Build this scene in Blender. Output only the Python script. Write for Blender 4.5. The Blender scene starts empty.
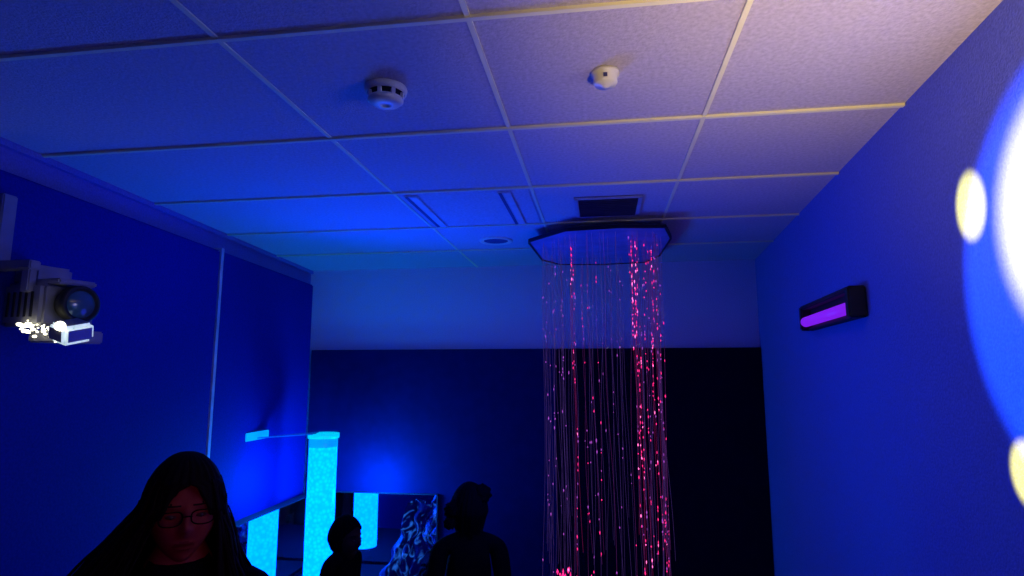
import bpy, bmesh, math, random
from mathutils import Vector, Matrix, noise
random.seed(7)
scene = bpy.context.scene
scene.view_settings.view_transform = 'Standard'
scene.view_settings.look = 'None'
COL = scene.collection
CZ = 1.725      # eye height
CEIL = 2.5

# ---------------------------------------------------------------- materials
def mat(name, color=(0.5,0.5,0.5), rough=0.7, metal=0.0, emit=None, estr=0.0, nscale=None, namt=0.15, bump=0.0, bscale=80, spec=0.5):
    m = bpy.data.materials.new(name); m.use_nodes = True
    nt = m.node_tree; b = nt.nodes['Principled BSDF']
    b.inputs['Roughness'].default_value = rough
    b.inputs['Metallic'].default_value = metal
    b.inputs['Specular IOR Level'].default_value = spec
    tc = nt.nodes.new('ShaderNodeTexCoord')
    n = nt.nodes.new('ShaderNodeTexNoise'); n.inputs['Scale'].default_value = nscale or 12
    n.inputs['Detail'].default_value = 4
    nt.links.new(tc.outputs['Object'], n.inputs['Vector'])
    r = nt.nodes.new('ShaderNodeValToRGB')
    r.color_ramp.elements[0].position = 0.3; r.color_ramp.elements[1].position = 0.7
    r.color_ramp.elements[0].color = tuple(c*(1-namt) for c in color)+(1,)
    r.color_ramp.elements[1].color = tuple(min(1,c*(1+namt)) for c in color)+(1,)
    nt.links.new(n.outputs['Fac'], r.inputs['Fac'])
    nt.links.new(r.outputs['Color'], b.inputs['Base Color'])
    if emit:
        b.inputs['Emission Color'].default_value = tuple(emit)+(1,)
        b.inputs['Emission Strength'].default_value = estr
    if bump > 0:
        n2 = nt.nodes.new('ShaderNodeTexNoise'); n2.inputs['Scale'].default_value = bscale
        nt.links.new(tc.outputs['Object'], n2.inputs['Vector'])
        bp = nt.nodes.new('ShaderNodeBump'); bp.inputs['Strength'].default_value = bump
        bp.inputs['Distance'].default_value = 0.01
        nt.links.new(n2.outputs['Fac'], bp.inputs['Height'])
        nt.links.new(bp.outputs['Normal'], b.inputs['Normal'])
    return m

M_wall = mat('painted_plaster', (0.18,0.21,0.54), 0.85, bump=0.25, bscale=150, nscale=150, namt=0.14, spec=.1)
M_wallB = mat('lightened_painted_plaster', (0.66,0.72,0.85), 0.85, bump=0.2, bscale=150, nscale=150, namt=0.10, spec=.1)  # back wall's paint lightened to make up for dim light there
M_tile = mat('ceiling_tile_mineral', (0.56,0.50,0.56), 0.9, bump=0.3, bscale=160, nscale=90, namt=0.14, spec=.1)
M_tbar = mat('ceiling_grid_metal', (0.90,0.86,0.55), 0.6, namt=0.03, spec=.2)
M_padL = mat('blue_wall_padding', (0.006,0.014,0.26), 0.75, nscale=120, namt=0.14, bump=0.15, spec=.10)
M_padB = mat('navy_wall_padding', (0.002,0.010,0.085), 0.8, namt=0.1, bump=0.1, spec=.08)
M_padD = mat('shade_darkened_padding', (0.002,0.002,0.018), 0.85, namt=0.1, bump=0.1, spec=.06)  # navy padding darkened, shade painted into the colour
M_carpet = mat('dark_carpet', (0.02,0.02,0.035), 0.95, nscale=200, bump=0.5, bscale=300)
M_trim = mat('pale_trim', (0.6,0.62,0.68), 0.5)
M_white = mat('white_plastic', (0.78,0.75,0.62), 0.4, namt=0.03)
M_grey = mat('grey_metal', (0.28,0.28,0.33), 0.4, 0.3)
M_black = mat('black_plastic', (0.008,0.008,0.01), 0.6, namt=0.2)
M_dark = mat('dark_slot', (0.02,0.02,0.05), 0.8)
M_slot = mat('vent_interior', (0.06,0.06,0.18), 0.8)
M_mirror = mat('mirror_glass', (0.8,0.85,0.95), 0.03, 1.0, namt=0.0)
M_glass = mat('lens_glass', (0.04,0.10,0.14), 0.05, 0.0, spec=1.0)

# ---------------------------------------------------------------- mesh helpers
def link(o, parent=None):
    COL.objects.link(o)
    if parent: o.parent = parent
    return o
def from_bm(name, bm, mats, parent=None, smooth=False):
    me = bpy.data.meshes.new(name); bm.to_mesh(me); bm.free()
    for m in (mats if isinstance(mats,(list,tuple)) else [mats]): me.materials.append(m)
    if smooth:
        for p in me.polygons: p.use_smooth = True
    return link(bpy.data.objects.new(name, me), parent)
def empty(name, loc=(0,0,0)):
    e = bpy.data.objects.new(name, None); e.location = loc; e.empty_display_size = 0.1
    COL.objects.link(e); return e
def add_prism(bm, pts, z0, z1, mi=0):
    a=[bm.verts.new((x,y,z0)) for x,y in pts]; b=[bm.verts.new((x,y,z1)) for x,y in pts]
    fs=[bm.faces.new(list(reversed(a))), bm.faces.new(b)]
    n=len(pts)
    for i in range(n): fs.append(bm.faces.new((a[i],a[(i+1)%n],b[(i+1)%n],b[i])))
    for f in fs: f.material_index = mi
    return fs
def prism(name, pts, z0, z1, m, parent=None, bevel=0.0):
    bm=bmesh.new(); add_prism(bm, pts, z0, z1)
    bmesh.ops.recalc_face_normals(bm, faces=bm.faces)
    if bevel: bmesh.ops.bevel(bm, geom=list(bm.edges), offset=bevel, segments=3, affect='EDGES')
    return from_bm(name, bm, m, parent)
def box(bm, lo, hi, mi=0, bevel=0.0, M=None):
    x0,y0,z0=lo; x1,y1,z1=hi
    r=bmesh.ops.create_cube(bm, size=1.0)
    vs=r['verts']
    for v in vs:
        v.co=Vector(((x0+x1)/2+v.co.x*(x1-x0),(y0+y1)/2+v.co.y*(y1-y0),(z0+z1)/2+v.co.z*(z1-z0)))
    fs=set(f for v in vs for f in v.link_faces)
    if bevel:
        es=list(set(e for v in vs for e in v.link_edges))
        rr=bmesh.ops.bevel(bm, geom=es, offset=bevel, segments=2, affect='EDGES')
        fs=set(rr['faces'])|set(f for f in fs if f.is_valid)
        vs=list(set(v for f in fs for v in f.verts))
    for f in fs: f.material_index=mi
    if M is not None:
        for v in vs: v.co = M@v.co
    return vs
def lathe(bm, prof, M=None, seg=40, mi=0):
    rings=[]
    for r,z in prof:
        if r<1e-6: rings.append([bm.verts.new((0,0,z))])
        else: rings.append([bm.verts.new((r*math.cos(2*math.pi*i/seg),r*math.sin(2*math.pi*i/seg),z)) for i in range(seg)])
    for a,b in zip(rings,rings[1:]):
        for i in range(seg):
            j=(i+1)%seg
            if len(a)==1 and len(b)==1: continue
            if len(a)==1: f=bm.faces.new((a[0],b[i],b[j]))
            elif len(b)==1: f=bm.faces.new((a[i],b[0],a[j]))
            else: f=bm.faces.new((a[i],b[i],b[j],a[j]))
            f.material_index=mi; f.smooth=True
    if M is not None:
        for r in rings:
            for v in r: v.co=M@v.co

# ---------------------------------------------------------------- room
def XL(y): return -1.955-0.074*(y-1.635)
def XR(y): return 0.848+0.0703*(y-1.285)
YB=4.20; YF=-1.6
prism('wall_left', [(XL(YF),YF),(XL(YB),YB),(XL(YB)-.12,YB),(XL(YF)-.12,YF)], 0, CEIL, M_wall)
prism('wall_right', [(XR(YF),YF),(XR(YB),YB),(XR(YB)+.12,YB),(XR(YF)+.12,YF)], 0, CEIL, M_wall)
prism('wall_back', [(XL(YB)-.12,YB),(XR(YB)+.12,YB),(XR(YB)+.12,YB+.12),(XL(YB)-.12,YB+.12)], 0, CEIL, M_wallB)
prism('wall_front', [(XL(YF)-.12,YF-.12),(XR(YF)+.12,YF-.12),(XR(YF)+.12,YF),(XL(YF)-.12,YF)], 0, CEIL, M_wall)
outl=[(XL(YF)-.12,YF-.12),(XR(YF)+.12,YF-.12),(XR(YB)+.12,YB+.12),(XL(YB)-.12,YB+.12)]
prism('floor', outl, -0.1, 0.0, M_carpet)
prism('ceiling', outl, CEIL, CEIL+0.1, M_tile)

# suspended-ceiling grid
bm=bmesh.new()
T=0.0065; P=0.008
gx=[-0.865,-0.27,0.325]
gy=[-1.22,-0.615,-0.01,0.585,1.185,1.785,2.39,3.0,3.6]
for x in gx: box(bm,(x-T,YF,CEIL-P*0.5),(x+T,YB,CEIL+0.002))
for y in gy: box(bm,(XL(y),y-T,CEIL-P),(XR(y),y+T,CEIL+0.002))
from_bm('trim_1', bm, M_tbar)
prism('trim_2', [(XL(YF),YF),(XL(YB),YB),(XL(YB)+.02,YB),(XL(YF)+.02,YF)], CEIL-0.022, CEIL, M_wall)
def padL(name,y0,y1):
    prism(name,[(XL(y0),y0),(XL(y1),y1),(XL(y1)+.05,y1),(XL(y0)+.05,y0)],0.02,CEIL-0.115,M_padL,bevel=0.008)
padL('wall_padding_panel',YF+.05,0.55)
padL('wall_padding_panel',0.56,2.895)
padL('wall_padding_panel',2.925,4.14)
prism('trim_3',[(XL(2.898),2.898),(XL(2.922),2.922),(XL(2.922)+.054,2.922),(XL(2.898)+.054,2.898)],0.02,CEIL-0.10,M_trim)
xs=[XL(YB)+.055,-.30,XR(YB)-.005]
for k,(a,b) in enumerate(zip(xs,xs[1:])):
    prism('wall_padding_panel',[(a+.001,YB-.05),(b-.001,YB-.05),(b-.001,YB),(a+.001,YB)],0.02,1.905,M_padB if k==0 else M_padD,bevel=0.004)  # right panel takes the copy with shade in its colour
prism('baseboard_right',[(XR(YF),YF),(XR(YB-.06),YB-.06),(XR(YB-.06)-.012,YB-.06),(XR(YF)-.012,YF)],0,0.1,M_trim)

# ---------------------------------------------------------------- ceiling fixtures
bm=bmesh.new()
lathe(bm,[(0,0),(.056,0),(.058,-.006),(.056,-.016),(.050,-.018)],mi=0)
lathe(bm,[(.050,-.018),(.044,-.018),(.040,-.034)],mi=1)
for k in range(8):
    a=2*math.pi*k/8
    box(bm,(.038,-.005,-.036),(.050,.005,-.016),mi=0,M=Matrix.Rotation(a,4,'Z'))
lathe(bm,[(.0,-.032),(.048,-.032),(.048,-.037),(.038,-.046),(.020,-.050),(.010,-.050),(.010,-.047),(0,-.047)],mi=0)
o=from_bm('smoke_detector',bm,[M_white,M_black]); o.location=(-.563,1.477,CEIL)
bm=bmesh.new()
lathe(bm,[(0,0),(.036,0),(.036,-.010),(.031,-.013),(.031,-.030),(.028,-.036),(.012,-.038),(.010,-.042),(0,-.043)])
box(bm,(-.005,-.033,-.028),(.005,-.028,-.018),mi=1)
o=from_bm('motion_sensor',bm,[M_white,M_slot]); o.location=(.028,1.474,CEIL)
bm=bmesh.new()
x0,x1,y0,y1=-.850,-.285,2.405,2.985
box(bm,(x0,y0,-.004),(x1,y1,0),mi=0)
for xc in (-.800,-.388):
    box(bm,(xc-.030,y0+.02,-.010),(xc+.030,y1-.01,-.004),mi=0,bevel=.002)
    box(bm,(xc-.026,y0+.03,-.0125),(xc-.012,y1-.02,-.010),mi=2)
    box(bm,(xc-.004,y0+.03,-.0125),(xc+.026,y1-.02,-.010),mi=1)
o=from_bm('recessed_ceiling_light',bm,[M_tile,M_trim,M_slot]); o.location=(0,0,CEIL)
M_ventf=mat('vent_frame',(.40,.40,.5),.6)
bm=bmesh.new()
box(bm,(-.15,-.16,-.004),(.15,.16,0),mi=1)
for s in (-1,1):
    box(bm,(s*.142-.010,-.16,-.010),(s*.142+.010,.16,0),mi=0,bevel=.003)
    box(bm,(-.15,s*.152-.010,-.010),(.15,s*.152+.010,0),mi=0,bevel=.003)
for i in range(10):
    y=-.13+i*.029
    box(bm,(-.13,-.009,-.001),(.13,.009,.001),mi=1,M=Matrix.Translation((0,y,-.009))@Matrix.Rotation(.6,4,'X'))
o=from_bm('air_vent',bm,[M_ventf,M_slot]); o.location=(.050,2.735,CEIL)
bm=bmesh.new()
lathe(bm,[(.0,-.002),(.072,-.002),(.078,-.008),(.092,-.008),(.098,-.004),(.098,0)])
lathe(bm,[(0,-.003),(.070,-.003)],mi=1)
o=from_bm('ceiling_downlight',bm,[M_white,M_slot]); o.location=(-.586,3.37,CEIL)

# ---------------------------------------------------------------- fiber optic curtain
root=empty('fiber_optic_curtain',(0.0,3.38,0))
poly=[(-.16,-.47),(.10,-.50),(.33,-.47),(.385,-.22),(.37,.25),(.30,.46),(.02,.50),(-.25,.46),(-.35,.28),(-.375,-.24)]
def perim(pts_,n,k=1.0):
    L=[];tot=0
    for a,b in zip(pts_,pts_[1:]+pts_[:1]):
        l=(Vector(b)-Vector(a)).length; L.append((tot,l,a,b)); tot+=l
    out=[]
    for i in range(n):
        s=tot*i/n
        for t0,l,a,b in L:
            if t0<=s<=t0+l+1e-9:
                p=Vector(a).lerp(Vector(b),(s-t0)/l); break
        out.append(tuple(p*k))
    return out
N=80
out_=perim(poly,N); inn=perim(poly,N,.975)
bm=bmesh.new()
z0,z1=CEIL-.069,CEIL-.051
for i in range(N):
    j=(i+1)%N
    v=[bm.verts.new((p[0],p[1],z)) for p in (out_[i],out_[j]) for z in (z0,z1)]
    w=[bm.verts.new((p[0],p[1],z)) for p in (inn[i],inn[j]) for z in (z0,z1)]
    bm.faces.new((v[0],v[2],v[3],v[1])); bm.faces.new((w[0],w[1],w[3],w[2]))
    bm.faces.new((v[0],w[0],w[2],v[2])); bm.faces.new((v[1],v[3],w[3],w[1]))
add_prism(bm,perim(poly,N,.975),CEIL-.064,CEIL-.055,mi=1)
for k in range(4):
    a=k*math.pi/2+.7
    lathe(bm,[(.006,CEIL-.055),(.006,CEIL)],M=Matrix.Translation((.25*math.cos(a),.28*math.sin(a),0)),seg=10)
M_hdr=mat('curtain_header_black',(.010,.010,.03),.5,spec=.2)
M_hdr2=mat('curtain_header_underside',(.20,.24,.58),.6)
from_bm('header_canopy',bm,[M_hdr,M_hdr2],root)
def emis(name,c,s):
    return mat(name,(.02,.01,.02),.4,emit=c,estr=s)
M_f=[emis('fiber_dim',(.22,.10,.60),.16),emis('fiber_mid',(.42,.06,.48),.16),emis('fiber_red',(.8,.03,.26),.18),
     emis('glint_dim',(.55,.09,.75),.8),emis('glint_red',(1,.02,.20),1.6),emis('glint_pink',(1,.14,.46),2.6)]
bm=bmesh.new(); gm=bmesh.new()
def oct_(b,c,r,h,mi):
    v=[b.verts.new(c+Vector(d)) for d in ((r,0,0),(0,r,0),(-r,0,0),(0,-r,0))]
    t=b.verts.new(c+Vector((0,0,h))); u=b.verts.new(c-Vector((0,0,h)))
    for i in range(4):
        f=b.faces.new((v[i],v[(i+1)%4],t)); f.material_index=mi
        f=b.faces.new((v[(i+1)%4],v[i],u)); f.material_index=mi
strands=[]
pp=perim(poly,80)
for i,(px_,py_) in enumerate(pp):
    k=random.choice([.84,.80,.82,.6])
    strands.append([px_*k+.012+random.uniform(-.008,.008),py_*k,0])
for q in range(6): strands.append([.185+random.gauss(0,.010),-.22+random.uniform(-.1,.1),2])
for q in range(3): strands.append([.30+random.uniform(-.02,.01),-.0+random.uniform(-.1,.1),2])
for q in range(2): strands.append([-.150+random.uniform(-.012,.012),-.1+random.uniform(-.1,.1),2])
for s in strands:
    x,y,b=s
    if b==0:
        p=random.random()
        b = 1 if p<.16+.20*(x>0.1) else 0
    zb=random.uniform(.36,.95); zt=CEIL-.064
    sway=Vector((random.uniform(-.03,.05),random.uniform(-.04,.04),0))
    ph=random.uniform(0,6); am=random.uniform(.002,.009)
    n=26; r=.0009; prev=None
    def P_(f):
        return Vector((x,y,zt+(zb-zt)*f))+sway*f**2+Vector((am*math.sin(ph+f*9),am*math.cos(ph*2+f*8),0))*min(1,f*4)
    for j in range(n+1):
        c=P_(j/n)
        ring=[bm.verts.new(c+Vector((r*math.cos(a),r*math.sin(a),0))) for a in (0,2.09,4.19)]
        if prev:
            for a in range(3):
                f=bm.faces.new((prev[a],prev[(a+1)%3],ring[(a+1)%3],ring[a])); f.material_index=b
        prev=ring
    cnt={0:5,1:15,2:44}[b]
    for g in range(cnt):
        f=random.random()
        if b==2 and random.random()<f*.6: continue
        if noise.noise(Vector((x*9,y*9,f*6)))<-.05: continue
        mi={0:3,1:random.choice([3,4,4]),2:random.choice([4,4,5])}[b]
        oct_(gm,P_(f),random.uniform(.0015,.0030),random.uniform(.005,.013),mi)
from_bm('fiber_strands',bm,M_f,root)
from_bm('fiber_glints',gm,M_f,root)
bm=bmesh.new()
for q in range(60):
    c=Vector((-.20+random.gauss(0,.035),-.1+random.gauss(0,.06),.66+random.gauss(0,.05)))
    oct_(bm,c,random.uniform(.003,.006),random.uniform(.008,.02),random.choice([4,4,5]))
for q in range(20):
    c=Vector((-.07+random.gauss(0,.02),-.1+random.gauss(0,.06),.66+random.gauss(0,.04)))
    oct_(bm,c,random.uniform(.002,.005),random.uniform(.008,.014),4)
from_bm('fiber_tail_glints',bm,M_f,root)
bm=bmesh.new()
lathe(bm,[(0,.0),(.42,0),(.45,.03),(.45,.26),(.42,.30),(0,.30)])
from_bm('padded_floor_tray',bm,M_padD,root,True)

# ---------------------------------------------------------------- uv lamp on the right wall
root=empty('ultraviolet_wall_lamp',(0,0,0))
ya,yb=2.20,2.88
d=Vector((XR(yb)-XR(ya),yb-ya,0)).normalized(); L=(Vector((XR(yb),yb,0))-Vector((XR(ya),ya,0))).length
nrm=Vector((-d.y,d.x,0))
if nrm.x>0: nrm=-nrm
mid=Vector(((XR(ya)+XR(yb))/2,(ya+yb)/2,CZ+.252))
Mx=Matrix((( d.x,nrm.x,0,mid.x),(d.y,nrm.y,0,mid.y),(0,0,1,mid.z),(0,0,0,1)))
bm=bmesh.new()
box(bm,(-L/2,.002,-.055),(L/2,.020,.055),bevel=.004,M=Mx)
box(bm,(-L/2,.020,.036),(L/2,.060,.055),bevel=.006,M=Mx)
for s in (-1,1): box(bm,(s*(L/2-.02)-.02,.002,-.055),(s*(L/2-.02)+.02,.060,.055),bevel=.006,M=Mx)
box(bm,(-L/2,.020,-.055),(L/2,.035,-.045),bevel=.003,M=Mx)
bmesh.ops.recalc_face_normals(bm,faces=bm.faces)
from_bm('lamp_housing',bm,M_black,root)
bm=bmesh.new()
lathe(bm,[(0,-L/2+.045),(.022,-L/2+.045),(.022,L/2-.045),(0,L/2-.045)],M=Mx@Matrix.Translation((0,.044,-.018))@Matrix.Rotation(math.pi/2,4,'Y'),seg=24)
from_bm('uv_tube',bm,mat('uv_tube_glow',(.1,.03,.3),.4,emit=(.20,.010,.72),estr=1.0),root)

# ---------------------------------------------------------------- bubble tube in mirrored corner
TX,TY=-1.773,3.748
root=empty('bubble_tube',(TX,TY,0))
m=bpy.data.materials.new('glowing_bubble_water'); m.use_nodes=True
nt=m.node_tree; b=nt.nodes['Principled BSDF']; b.inputs['Base Color'].default_value=(0,.01,.04,1)
b.inputs['Roughness'].default_value=.3; b.inputs['Specular IOR Level'].default_value=.1
tc=nt.nodes.new('ShaderNodeTexCoord'); vo=nt.nodes.new('ShaderNodeTexVoronoi'); vo.inputs['Scale'].default_value=40
nt.links.new(tc.outputs['Object'],vo.inputs['Vector'])
r=nt.nodes.new('ShaderNodeValToRGB')
r.color_ramp.elements[0].position=.02; r.color_ramp.elements[0].color=(0,.115,1,1)
r.color_ramp.elements[1].position=.7; r.color_ramp.elements[1].color=(0,.080,1,1)
nt.links.new(vo.outputs['Distance'],r.inputs['Fac'])
nt.links.new(r.outputs['Color'],b.inputs['Emission Color']); b.inputs['Emission Strength'].default_value=7.5
bm=bmesh.new(); lathe(bm,[(0,.46),(.088,.46),(.088,1.27),(0,1.27)])
from_bm('water_column',bm,m,root)
M_acr=mat('lit_acrylic',(.05,.2,.4),.15,emit=(0,.30,1),estr=.9)
bm=bmesh.new()
lathe(bm,[(.090,1.271),(.090,1.345),(.086,1.345),(.086,1.28)])
lathe(bm,[(0,1.29),(.086,1.29)])
from_bm('acrylic_tube_top',bm,M_acr,root)
bm=bmesh.new(); lathe(bm,[(.092,1.325),(.098,1.325),(.098,1.355),(0.0,1.355),(0,1.35),(.092,1.345)])
from_bm('tube_cap',bm,mat('tube_cap_lit',(.1,.3,.4),.2,emit=(.0,.60,.9),estr=.9),root)
bm=bmesh.new()
add_prism(bm,[(-.02,-.08),(-.245,-.36),(-.255,-.33),(-.06,.06)],1.352,1.358)
bmesh.ops.recalc_face_normals(bm,faces=bm.faces)
from_bm('acrylic_bracket',bm,mat('acrylic_bracket',(.05,.15,.4),.2,emit=(0,.10,.6),estr=.35),root)  # own glow paints in tube light along the bracket
bm=bmesh.new()
box(bm,(-.262,-.47,1.345),(-.247,-.23,1.392),bevel=.003)
from_bm('bracket_plate',bm,mat('plate_lit',(.05,.2,.4),.15,emit=(0,.35,1),estr=.9),root)  # emission paints a bright lit patch into this block
bm=bmesh.new(); box(bm,(-.18,-.55,0.002),(.60,.37,.46),bevel=.02)
from_bm('padded_podium',bm,M_padD,root)
# mirrors
root=empty('corner_mirror',(0,0,0))
bm=bmesh.new()
box(bm,(-2.02,3.05,.02),(-1.964,4.13,.915)); from_bm('mirror_side',bm,M_mirror,root)
bm=bmesh.new()
box(bm,(-1.963,4.13,.02),(-1.12,4.148,.915)); from_bm('mirror_rear',bm,M_mirror,root)
bm=bmesh.new()
box(bm,(-2.03,3.04,.915),(-1.96,4.14,.920)); box(bm,(-1.963,4.126,.915),(-1.115,4.148,.920)); box(bm,(-1.12,4.126,.02),(-1.112,4.148,.915))
from_bm('mirror_edge',bm,M_dark,root)

# ---------------------------------------------------------------- made-up glowing sheet for the pale swirl in the mirror
bm=bmesh.new()
nu,nv=44,40; g=[]
for j in range(nv+1):
    v=j/nv; row=[]
    for i in range(nu+1):
        u=i/nu
        w=.04+.30*(1-v)**.8
        x=-1.13-.22*(1-v)+ (u-.5)*w*1.15 
        z=.20+v*.73
        y=3.80+.05*math.sin(u*17+v*3)+.03*noise.noise(Vector((u*6,v*9,1)))*2
        x+=.08*noise.noise(Vector((u*5,v*7,4)))
        row.append(bm.verts.new((x,y,z+.02*math.sin(u*11))))
    g.append(row)
for j in range(nv):
    for i in range(nu):
        f=bm.faces.new((g[j][i],g[j][i+1],g[j+1][i+1],g[j+1][i])); f.smooth=True
m=mat('painted_swirl_glow',(.015,.04,.22),.6,.1,spec=.2)  # swirl is painted as emission on the added sheet
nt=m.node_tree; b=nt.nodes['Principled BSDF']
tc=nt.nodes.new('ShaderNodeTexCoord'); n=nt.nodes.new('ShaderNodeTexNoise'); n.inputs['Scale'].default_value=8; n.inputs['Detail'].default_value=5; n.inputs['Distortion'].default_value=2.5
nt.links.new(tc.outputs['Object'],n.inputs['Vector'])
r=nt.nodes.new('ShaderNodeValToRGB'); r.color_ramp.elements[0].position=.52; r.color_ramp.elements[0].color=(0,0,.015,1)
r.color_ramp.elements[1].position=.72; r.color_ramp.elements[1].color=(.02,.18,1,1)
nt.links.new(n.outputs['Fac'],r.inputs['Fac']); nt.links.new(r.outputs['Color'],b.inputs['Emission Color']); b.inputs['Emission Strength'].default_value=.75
from_bm('mirror_swirl_sheet',bm,m)

# ---------------------------------------------------------------- effects projector on left wall
root=empty('effects_projector',(0,0,0))
PX,PY,PZ=-1.64,1.70,CZ+.225
tgt=Vector((.836,1.12,CZ+.18))
ax=(tgt-Vector((PX,PY,PZ))).normalized()
side=Vector((-ax.y,ax.x,0)).normalized()
Mp=Matrix(((ax.x,side.x,0,PX),(ax.y,side.y,0,PY),(ax.z,side.z,1,PZ),(0,0,0,1)))
bm=bmesh.new()
box(bm,(-.30,-.085,-.075),(-.07,.085,.065),bevel=.012,M=Mp)
for i in range(6): box(bm,(-.27+i*.03,-.088,-.045),(-.26+i*.03,.088,.035),mi=1,M=Mp)
box(bm,(-.29,-.06,.065),(-.16,.06,.13),bevel=.01,mi=0,M=Mp)
box(bm,(-.14,-.07,.060),(-.02,.05,.078),bevel=.005,mi=0,M=Mp)
from_bm('projector_body',bm,[M_grey,M_black],root)
bm=bmesh.new()
Ml=Mp@Matrix.Rotation(math.pi/2,4,'Y')
lathe(bm,[(.0,-.075),(.048,-.075),(.048,-.045),(.060,-.042),(.060,-.010),(.052,-.006),(.050,-.012),(.044,-.014)],M=Ml)
from_bm('lens_barrel',bm,M_black,root)
bm=bmesh.new()
lathe(bm,[(.044,-.014),(.03,-.006),(0,-.002)],M=Ml)
from_bm('lens_front',bm,M_glass,root)
bm=bmesh.new()
box(bm,(-.16,-.06,-.125),(.02,.06,-.085),bevel=.005,M=Mp)
Mc=Mp@Matrix.Translation((.060,-.065,-.092))@Matrix.Rotation(.25,4,'X')@Matrix.Rotation(.28,4,'Y')
box(bm,(-.040,-.05,-.030),(.040,.045,.030),bevel=.012,mi=1,M=Mc)
from_bm('wheel_cassette',bm,[M_grey,mat('glare_lit_casing',(.6,.6,.55),.4,emit=(.42,.55,.60),estr=1.0,nscale=70,namt=.8)],root)  # second box's emission paints in projector glare
M_glare=mat('painted_glare_glow',(.9,.9,.8),.3,emit=(1,.95,.62),estr=4)  # glowing blobs that paint the glare below the lens
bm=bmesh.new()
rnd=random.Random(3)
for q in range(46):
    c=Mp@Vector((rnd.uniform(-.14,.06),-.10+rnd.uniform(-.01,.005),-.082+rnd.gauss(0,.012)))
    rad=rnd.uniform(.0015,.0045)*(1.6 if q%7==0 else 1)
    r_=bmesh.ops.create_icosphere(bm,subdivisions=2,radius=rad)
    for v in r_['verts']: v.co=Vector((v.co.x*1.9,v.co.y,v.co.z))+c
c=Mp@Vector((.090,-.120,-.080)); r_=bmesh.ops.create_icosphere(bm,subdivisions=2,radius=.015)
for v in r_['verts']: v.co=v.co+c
from_bm('glare_blobs',bm,M_glare,root)
bm=bmesh.new()
wx=XL(1.62)+.05
box(bm,(wx,1.61,CZ+.33),(wx+.02,1.66,CZ+.58),bevel=.004)
box(bm,(wx,1.615,CZ+.33),(wx+.14,1.655,CZ+.36),bevel=.004)
box(bm,(wx+.10,1.625,CZ+.26),(wx+.13,1.655,CZ+.36),bevel=.004)
from_bm('wall_arm',bm,M_grey,root)

# ---------------------------------------------------------------- people
def skin_mesh(name, verts, edges, radii, mats, parent, sub=2, root_i=0, matfn=None):
    me=bpy.data.meshes.new(name); me.from_pydata(verts,edges,[]); 
    o=bpy.data.objects.new(name,me); COL.objects.link(o)
    md=o.modifiers.new('s','SKIN'); md.use_smooth_shade=True
    for i,sv in enumerate(me.skin_vertices[0].data):
        r=radii[i]; sv.radius=(r,r) if not isinstance(r,tuple) else r
        sv.use_root=(i==root_i)
    ss=o.modifiers.new('ss','SUBSURF'); ss.levels=sub; ss.render_levels=sub
    dg=bpy.context.evaluated_depsgraph_get()
    nm=bpy.data.meshes.new_from_object(o.evaluated_get(dg))
    bpy.data.objects.remove(o)
    nm.materials.clear()
    for m_ in mats: nm.materials.append(m_)
    for p in nm.polygons:
        p.use_smooth=True
        p.material_index = matfn(p.center) if matfn else 0
    o=bpy.data.objects.new(name,nm); return link(o,parent)

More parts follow.
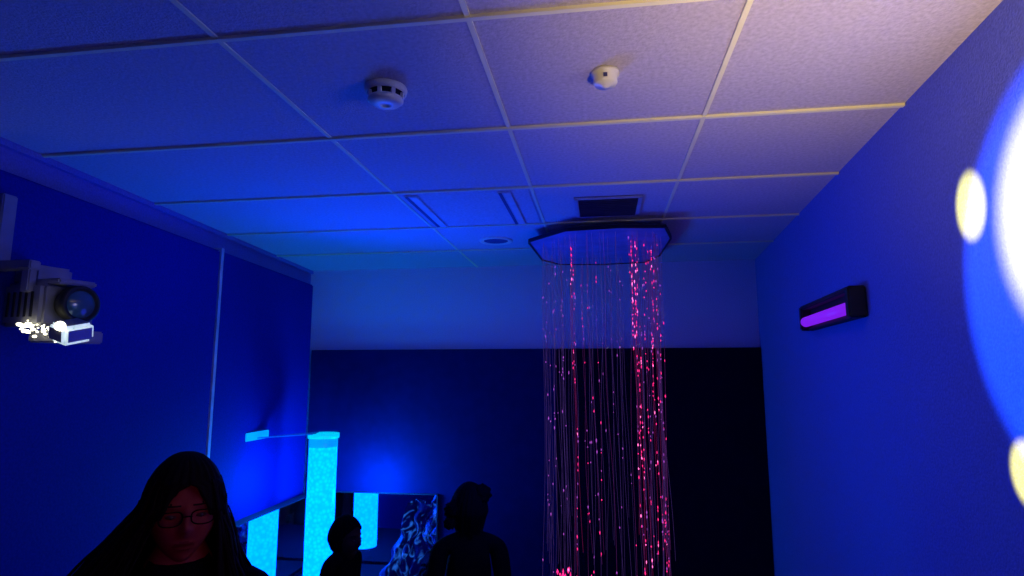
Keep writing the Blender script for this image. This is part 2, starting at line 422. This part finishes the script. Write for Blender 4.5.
def gauss(x,s): return math.exp(-(x/s)**2)
def make_head(parent, loc, s, M_skin, M_lip, yawpitch=(0,0), glasses=False):
    R=Matrix.Translation(loc)@Matrix.Rotation(yawpitch[0],4,'Z')@Matrix.Rotation(yawpitch[1],4,'X')@Matrix.Scale(s,4)
    bm=bmesh.new(); r=bmesh.ops.create_uvsphere(bm,u_segments=110,v_segments=90,radius=1)
    for v in bm.verts:
        x,y,z=v.co
        X=x*.074; Y=y*.094; Z=z*.118
        if z<0:
            X*=1-.36*(-z)**1.9
            if y<0: Y*=1-.35*(-z)**1.2
            else: Y*=1-.05*(-z)
        if y>0:
            Y-= .012*y*gauss(x,.6)
            Y+= .022*gauss(X,.0115)*gauss(Z+.020,.015)+.012*gauss(X,.009)*gauss(Z-.004,.024)
            Y+= .004*gauss(X,.020)*gauss(Z+.036,.007)
            for sx in (-1,1):
                Y-= .010*gauss(X-sx*.031,.016)*gauss(Z-.008,.012)     # sockets
                Y+= .0055*gauss(X-sx*.031,.012)*gauss(Z-.009,.0065)    # lids
                Y-= .0030*gauss(X-sx*.031,.012)*gauss(Z-.0035,.0018)   # lid crease
                Y+= .006*gauss(X-sx*.031,.022)*gauss(Z-.030,.007)
                Y+= .005*gauss(X-sx*.045,.02)*gauss(Z+.02,.02)
                Y+= .004*gauss(X-sx*.011,.006)*gauss(Z+.024,.006)
            Y+= .006*gauss(X,.022)*gauss(Z+.058,.006)+.006*gauss(X,.020)*gauss(Z+.071,.007)
            Y-= .004*gauss(X,.02)*gauss(Z+.0645,.003)
            Y+= .009*gauss(X,.022)*gauss(Z+.100,.016)
        v.co=(X,Y,Z)
    for f in bm.faces:
        c=f.calc_center_median()
        lip=(c.y>.05 and (abs(c.x)/.024)**2+((c.z+.0645)/.0125)**2<1)
        brow=any(c.y>.04 and (abs(c.x-sx*.032)/.019)**2+((c.z-.031)/.0035)**2<1 for sx in (-1,1))
        f.material_index= 2 if brow else (1 if lip else 0)
        f.smooth=True
    for sx in (-1,1):
        rr=bmesh.ops.create_uvsphere(bm,u_segments=16,v_segments=12,radius=1)
        for v in rr['verts']:
            x,y,z=v.co
            v.co=Vector((sx*.074+x*.009+sx*.004*abs(y), -.008+y*.017, -.004+z*.031*(1 if z>0 else .85)))
        for f in set(f for v in rr['verts'] for f in v.link_faces): f.smooth=True
    for v in bm.verts: v.co=R@v.co
    from_bm('head',bm,[M_skin,M_lip,M_hair],parent)
    bm=bmesh.new()
    for sx in (-1,1):
        for (rx_,ry_,rz_,oy,mi) in ((.0125,.010,.0048,0,0),(.0050,.0050,.0046,.0058,1)):
            rr=bmesh.ops.create_uvsphere(bm,u_segments=18,v_segments=12,radius=1)
            for v in rr['verts']: v.co=R@(Vector((v.co.x*rx_+sx*.031,v.co.y*ry_+.0725+oy,v.co.z*rz_+.0055)))
            for f in set(f for v in rr['verts'] for f in v.link_faces): f.material_index=mi; f.smooth=True
    from_bm('eyes',bm,[M_eye,M_black],parent)
    if glasses:
        bm=bmesh.new()
        def tube(path,r,closed=False):
            n=len(path); rings=[]
            for i,p in enumerate(path):
                q=path[(i+1)%n] if (closed or i<n-1) else p; o_=path[i-1] if (closed or i>0) else p
                t=(q-o_).normalized(); u=t.cross(Vector((0,1,.01))); 
                if u.length<.1: u=t.cross(Vector((0,0,1)))
                u.normalize(); w=t.cross(u)
                rings.append([bm.verts.new(R@(p+(u*math.cos(a)+w*math.sin(a))*r)) for a in [k*math.pi/3 for k in range(6)]])
            for i in range(n if closed else n-1):
                a,b_=rings[i],rings[(i+1)%n]
                for k in range(6): bm.faces.new((a[k],a[(k+1)%6],b_[(k+1)%6],b_[k]))
        for sx in (-1,1):
            tube([Vector((sx*.033+.024*math.copysign(abs(math.cos(t))**.7,math.cos(t)),.098-.006*abs(math.cos(t)),.006+.016*math.copysign(abs(math.sin(t))**.7,math.sin(t)))) for t in [k*2*math.pi/28 for k in range(28)]],.0016,True)
            tube([Vector((sx*.057,.092,.010)),Vector((sx*.074,.075,.010)),Vector((sx*.080,.0,.006)),Vector((sx*.079,-.02,-.004))],.0015)
        tube([Vector((-.010,.100,.010)),Vector((0,.106,.012)),Vector((.010,.100,.010))],.0016)
        from_bm('spectacles',bm,M_matblack,parent)
    return R
def make_hair(parent,R,M_h,length=.3,spread=.04,openang=.9,seed=0,vol=1.0,sidel=0.0,browz=.078,sider=0.0,fade=.05,locks=0):
    bm=bmesh.new(); nz,na=60,110; rows=[]
    top=.134*vol
    def surf(z,a):
        k=math.sqrt(max(0.0,1-(z/top)**2)) if z>0 else 1.0
        below=max(0,-z)
        fl=.0030*math.sin(a*23+seed+z*30)+.002*math.sin(a*51+z*14+seed)+.004*noise.noise(Vector((a*3,z*12,seed)))
        rxx=(.086*vol+spread*min(1,below/.25)+fl)*k
        ryy=(.104*vol+spread*.35*min(1,below/.25)+fl)*k
        neck=gauss(z+.13,.06)*.008 if length>.15 else below*.35
        rxx-=neck; ryy-=neck
        px=math.sin(a)*rxx; py=math.cos(a)*ryy
        if py>0 and below>0: py*=.75
        bl=max(0,.02-z)
        px+= sidel*bl*max(0,math.sin(a))**2 - sider*bl*max(0,-math.sin(a))**2
        return Vector((px,py-.006,z-.006*math.sin(a*9+seed)*min(1,below/.1)*3))
    for j in range(nz+1):
        f=j/nz
        z=top-(top+length)*f**1.15
        op=0.0 if z>browz else openang*math.sqrt(min(1,(browz-z)/fade))
        rows.append([bm.verts.new(R@surf(z,op+(2*math.pi-2*op)*i/na)) for i in range(na+1)])
    for j in range(nz):
        for i in range(na):
            try:
                fc=bm.faces.new((rows[j][i],rows[j][i+1],rows[j+1][i+1],rows[j+1][i])); fc.smooth=True
            except ValueError: pass
    bmesh.ops.remove_doubles(bm,verts=bm.verts,dist=.0004)
    o=from_bm('hair',bm,M_h,parent)
    sd=o.modifiers.new('t','SOLIDIFY'); sd.thickness=.006; sd.offset=-1
    if locks:
        bm=bmesh.new(); rl=random.Random(seed)
        for q in range(locks):
            a0=rl.uniform(openang*.9,2*math.pi-openang*.9); z0_=rl.uniform(-.05,.10); z1_=-length-rl.uniform(-.06,.06)
            w0=rl.uniform(.005,.010); ph=rl.uniform(0,6); prev=None
            for j in range(17):
                f=j/16; z=z0_+(z1_-z0_)*f; a=a0+.07*math.sin(ph+f*5)
                c=surf(z,a); c=Vector((c.x*1.02,c.y*1.02,c.z)); out=Vector((c.x,c.y,0)).normalized(); tg=Vector((-out.y,out.x,0))
                w_=w0*math.sin(math.pi*min(1,f*.9+.08))+.0008
                ring=[bm.verts.new(R@(c+tg*w_*math.cos(t)+out*(.002+w_*.6*math.sin(t)))) for t in (0,1.26,2.51,3.77,5.03)]
                if prev:
                    for k in range(5):
                        fc=bm.faces.new((prev[k],prev[(k+1)%5],ring[(k+1)%5],ring[k])); fc.smooth=True
                prev=ring
        from_bm('hair_locks',bm,M_h,parent)
    return o
def make_hand(parent,wrist,down,sidev,s,M_skin,flip):
    d=Vector(down).normalized(); fwd=Vector(sidev).normalized(); out=d.cross(fwd).normalized()
    w=Vector(wrist)
    verts=[tuple(w),tuple(w+d*.045*s),tuple(w+d*.085*s)]
    skin_mesh('palm',verts,[(0,1),(1,2)],[(.026*s,.018*s),(.038*s,.014*s),(.036*s,.012*s)],[M_skin],parent,2)
    for k,(off,ln) in enumerate(((-.028,.068),(-.010,.078),(.009,.072),(.026,.056))):
        b0=w+d*.075*s+fwd*(-off)*s
        p=[b0,b0+d*ln*.45*s+out*flip*.004*s,b0+d*ln*.78*s+out*flip*.014*s,b0+d*ln*s+out*flip*.026*s]
        skin_mesh('finger_%d'%(k+1),[tuple(q) for q in p],[(0,1),(1,2),(2,3)],[.009*s,.0085*s,.008*s,.0065*s],[M_skin],parent,1)
    b0=w+d*.03*s+fwd*.028*s
    p=[b0,b0+d*.025*s+fwd*.02*s,b0+d*.052*s+fwd*.026*s,b0+d*.075*s+fwd*.024*s+out*flip*.008*s]
    skin_mesh('thumb',[tuple(q) for q in p],[(0,1),(1,2),(2,3)],[.011*s,.010*s,.009*s,.007*s],[M_skin],parent,1)

M_matblack=mat('matt_black_frame',(.003,.002,.003),.95,spec=.0)
M_eye=mat('eye_white',(.05,.02,.02),.5,spec=.1)
M_hair=mat('black_hair',(.004,.003,.004),.85,nscale=90,namt=.3,spec=.06)
def person(name,loc,h,face,headscale,M_skin,M_lip,M_top,M_leg,M_h,hair,hyaw=0,hpitch=0,child=False,shoulder=.17,glasses=False):
    """local frame: +Y is facing direction"""
    s=h/1.70
    yaw=math.atan2(-face[0],face[1])
    root=empty(name,loc); root.rotation_euler=(0,0,yaw)
    sh=shoulder
    V=[];E=[];Rr=[]
    def v(p,r,par=None):
        V.append((p[0]*s,p[1]*s,p[2]*s)); Rr.append((r[0]*s,r[1]*s)); i=len(V)-1
        if par is not None: E.append((par,i))
        return i
    pel=v((0,0,.93),(.150,.115)); wa=v((0,.005,1.07),(.140,.105),pel); ch=v((0,.0,1.22),(.150,.115),wa)
    uc=v((0,-.01,1.34),(.135,.095),ch); nb=v((0,-.01,1.435),(.060,.058),uc); nt_=v((0,.0,1.53),(.048,.050),nb)
    ends={}
    for sx in (-1,1):
        a=v((sx*sh*.60,-.01,1.385),(.070,.066),uc)
        a=v((sx*sh,-.01,1.355),(.066,.064),a); b=v((sx*(sh+.022),-.03,1.22),(.056,.056),a)
        e=v((sx*(sh+.038),-.035,1.09),(.047,.047),b); f=v((sx*(sh+.042),.01,.98),(.043,.041),e); wv=v((sx*(sh+.040),.06,.865),(.026,.023),f)
        ends[sx]=(V[f],V[wv])
        hp=v((sx*.085,0,.86),(.088,.088),pel); th=v((sx*.092,.01,.68),(.075,.075),hp); kn=v((sx*.095,.015,.48),(.053,.055),th)
        cf=v((sx*.097,-.01,.34),(.052,.054),kn); an=v((sx*.1,-.02,.085),(.034,.036),cf)
        t=v((sx*.105,.05,.045),(.040,.034),an); v((sx*.112,.14,.032),(.034,.024),t)
    def mf(c):
        z=c.z/s
        if z>1.455 and abs(c.x)<.08*s: return 0
        if z>.90: return 1
        if abs(c.x)>.19*s: return 0
        if z<.09: return 3
        return 2
    skin_mesh('body',V,E,Rr,[M_skin,M_top,M_leg,M_black],root,2,0,mf)
    for sx in (-1,1):
        f,w=ends[sx]; d=Vector(w)-Vector(f)
        make_hand(root,w,d,(0,1,-.1),s if not child else s*1.05,M_skin,-sx)
    hc=(0,.018*s,(1.70-.125)*s if not child else h-.125*headscale)
    R=make_head(root,hc,headscale,M_skin,M_lip,(hyaw,hpitch),glasses)
    if hair: make_hair(root,R,M_h,**hair)
    return root,R
M_hair2=mat('dark_hair',(.002,.002,.003),.9,spec=.04)
M_skin1=mat('skin_warm',(.16,.03,.03),.7,spec=.08)
M_lip1=mat('lips',(.10,.012,.015),.6,spec=.1)
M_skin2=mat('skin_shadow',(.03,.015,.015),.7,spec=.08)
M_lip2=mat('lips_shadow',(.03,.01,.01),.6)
M_cl1=mat('charcoal_jumper',(.0025,.0025,.004),.95,bump=.3,bscale=200,spec=.02)
M_cl2=mat('dark_trousers',(.004,.004,.008),.9,spec=.06)
person('woman',(-.965,1.325,0),1.53,(.66,-.75),.95,M_skin1,M_lip1,M_cl1,M_cl2,M_hair,
       dict(length=.34,spread=.06,openang=.74,seed=1,vol=1.04,sidel=.62,sider=.14,browz=.078,fade=.10,locks=70),hyaw=.0,hpitch=-.06,glasses=True,shoulder=.19)
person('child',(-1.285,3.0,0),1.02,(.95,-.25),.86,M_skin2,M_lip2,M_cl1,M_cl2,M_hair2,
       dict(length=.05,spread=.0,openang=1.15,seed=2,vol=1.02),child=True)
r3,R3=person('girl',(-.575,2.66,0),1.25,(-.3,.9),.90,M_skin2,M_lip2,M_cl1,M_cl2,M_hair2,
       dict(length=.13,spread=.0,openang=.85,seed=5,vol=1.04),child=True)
bm=bmesh.new()
for c,rad in (((.055,-.04,.085),.045),((-.085,-.05,.02),.038),((-.095,-.06,-.035),.030)):
    rr=bmesh.ops.create_icosphere(bm,subdivisions=4,radius=rad)
    for v in rr['verts']:
        n_=v.co.normalized(); v.co=R3@(Vector(c)+v.co*(1+.3*noise.noise(n_*4)))
from_bm('hair_bunches',bm,M_hair2,r3,True)

# ---------------------------------------------------------------- lights
def light(name,kind,loc,color,energy,target=None,size=.05,angle=None,blend=.2,scale=None):
    l=bpy.data.lights.new(name,kind); l.color=color; l.energy=energy
    if kind!='AREA': l.shadow_soft_size=size
    else: l.size=size
    if kind=='SPOT': l.spot_size=angle; l.spot_blend=blend
    o=bpy.data.objects.new(name,l); o.location=loc
    if target is not None:
        o.rotation_euler=(Vector(target)-Vector(loc)).to_track_quat('-Z','Y').to_euler()
    if scale: o.scale=scale
    COL.objects.link(o); return o
src=Vector((PX,PY,PZ))+ax*.03
light('projector_beam_light','SPOT',src,(.015,.13,1),800,tgt,.004,2*math.atan(.475/2.5),.28)
light('projector_hotspot_light','SPOT',src,(1,.80,.38),4200,(.845,1.14,CZ+.30),.004,2*math.atan(.30/2.5),1.0)
light('projector_fleck_light','SPOT',src,(1,.80,.06),2200,(.86,1.50,CZ+.39),.004,2*math.atan(.09/2.35),.8,(.8,1,1))
light('projector_fleck_light','SPOT',src,(1,.80,.06),2200,(.86,1.40,CZ-.20),.004,2*math.atan(.075/2.4),.8,(.9,1,1))
light('added_ceiling_spot','SPOT',(-1.25,3.2,1.5),(.0,.026,1),80,(-.65,2.3,2.5),.15,math.radians(150),1.0)  # added blue spot, set off the tube to brighten the ceiling
light('tube_glow_fill','POINT',(-1.52,3.93,.99),(.0,.20,1),30,None,.08)  # added point beside the tube, boosts its blue on the back wall
light('tube_glow_fill','POINT',(-1.82,3.42,1.10),(.0,.18,1),14,None,.08)  # second added point, brightens the left wall near the tube
light('blue_fill_light','POINT',(-.35,2.4,1.40),(.022,.035,1),9,None,.3)  # added fill that tints the whole room blue
light('warm_ceiling_fill','SPOT',(.52,.35,1.45),(1,.71,.22),85,(.66,1.0,2.5),.1,math.radians(84),1.0)  # unseen spot added to warm the ceiling at right
light('red_face_fill','SPOT',(-.35,.75,1.35),(1,.04,.05),1.5,(-.92,1.3,1.38),.05,math.radians(30),.8)  # added red fill for the woman's face

w=bpy.data.worlds.new('world'); scene.world=w; w.use_nodes=True
w.node_tree.nodes['Background'].inputs[0].default_value=(.0,.0,.05,1); w.node_tree.nodes['Background'].inputs[1].default_value=.2

cam=bpy.data.cameras.new('camera'); cam.lens=21.1; cam.sensor_width=36; cam.clip_start=.05
co=bpy.data.objects.new('camera',cam); co.location=(0,0,CZ)
co.rotation_euler=(math.radians(98.25),0,math.radians(8.3)); COL.objects.link(co); scene.camera=co
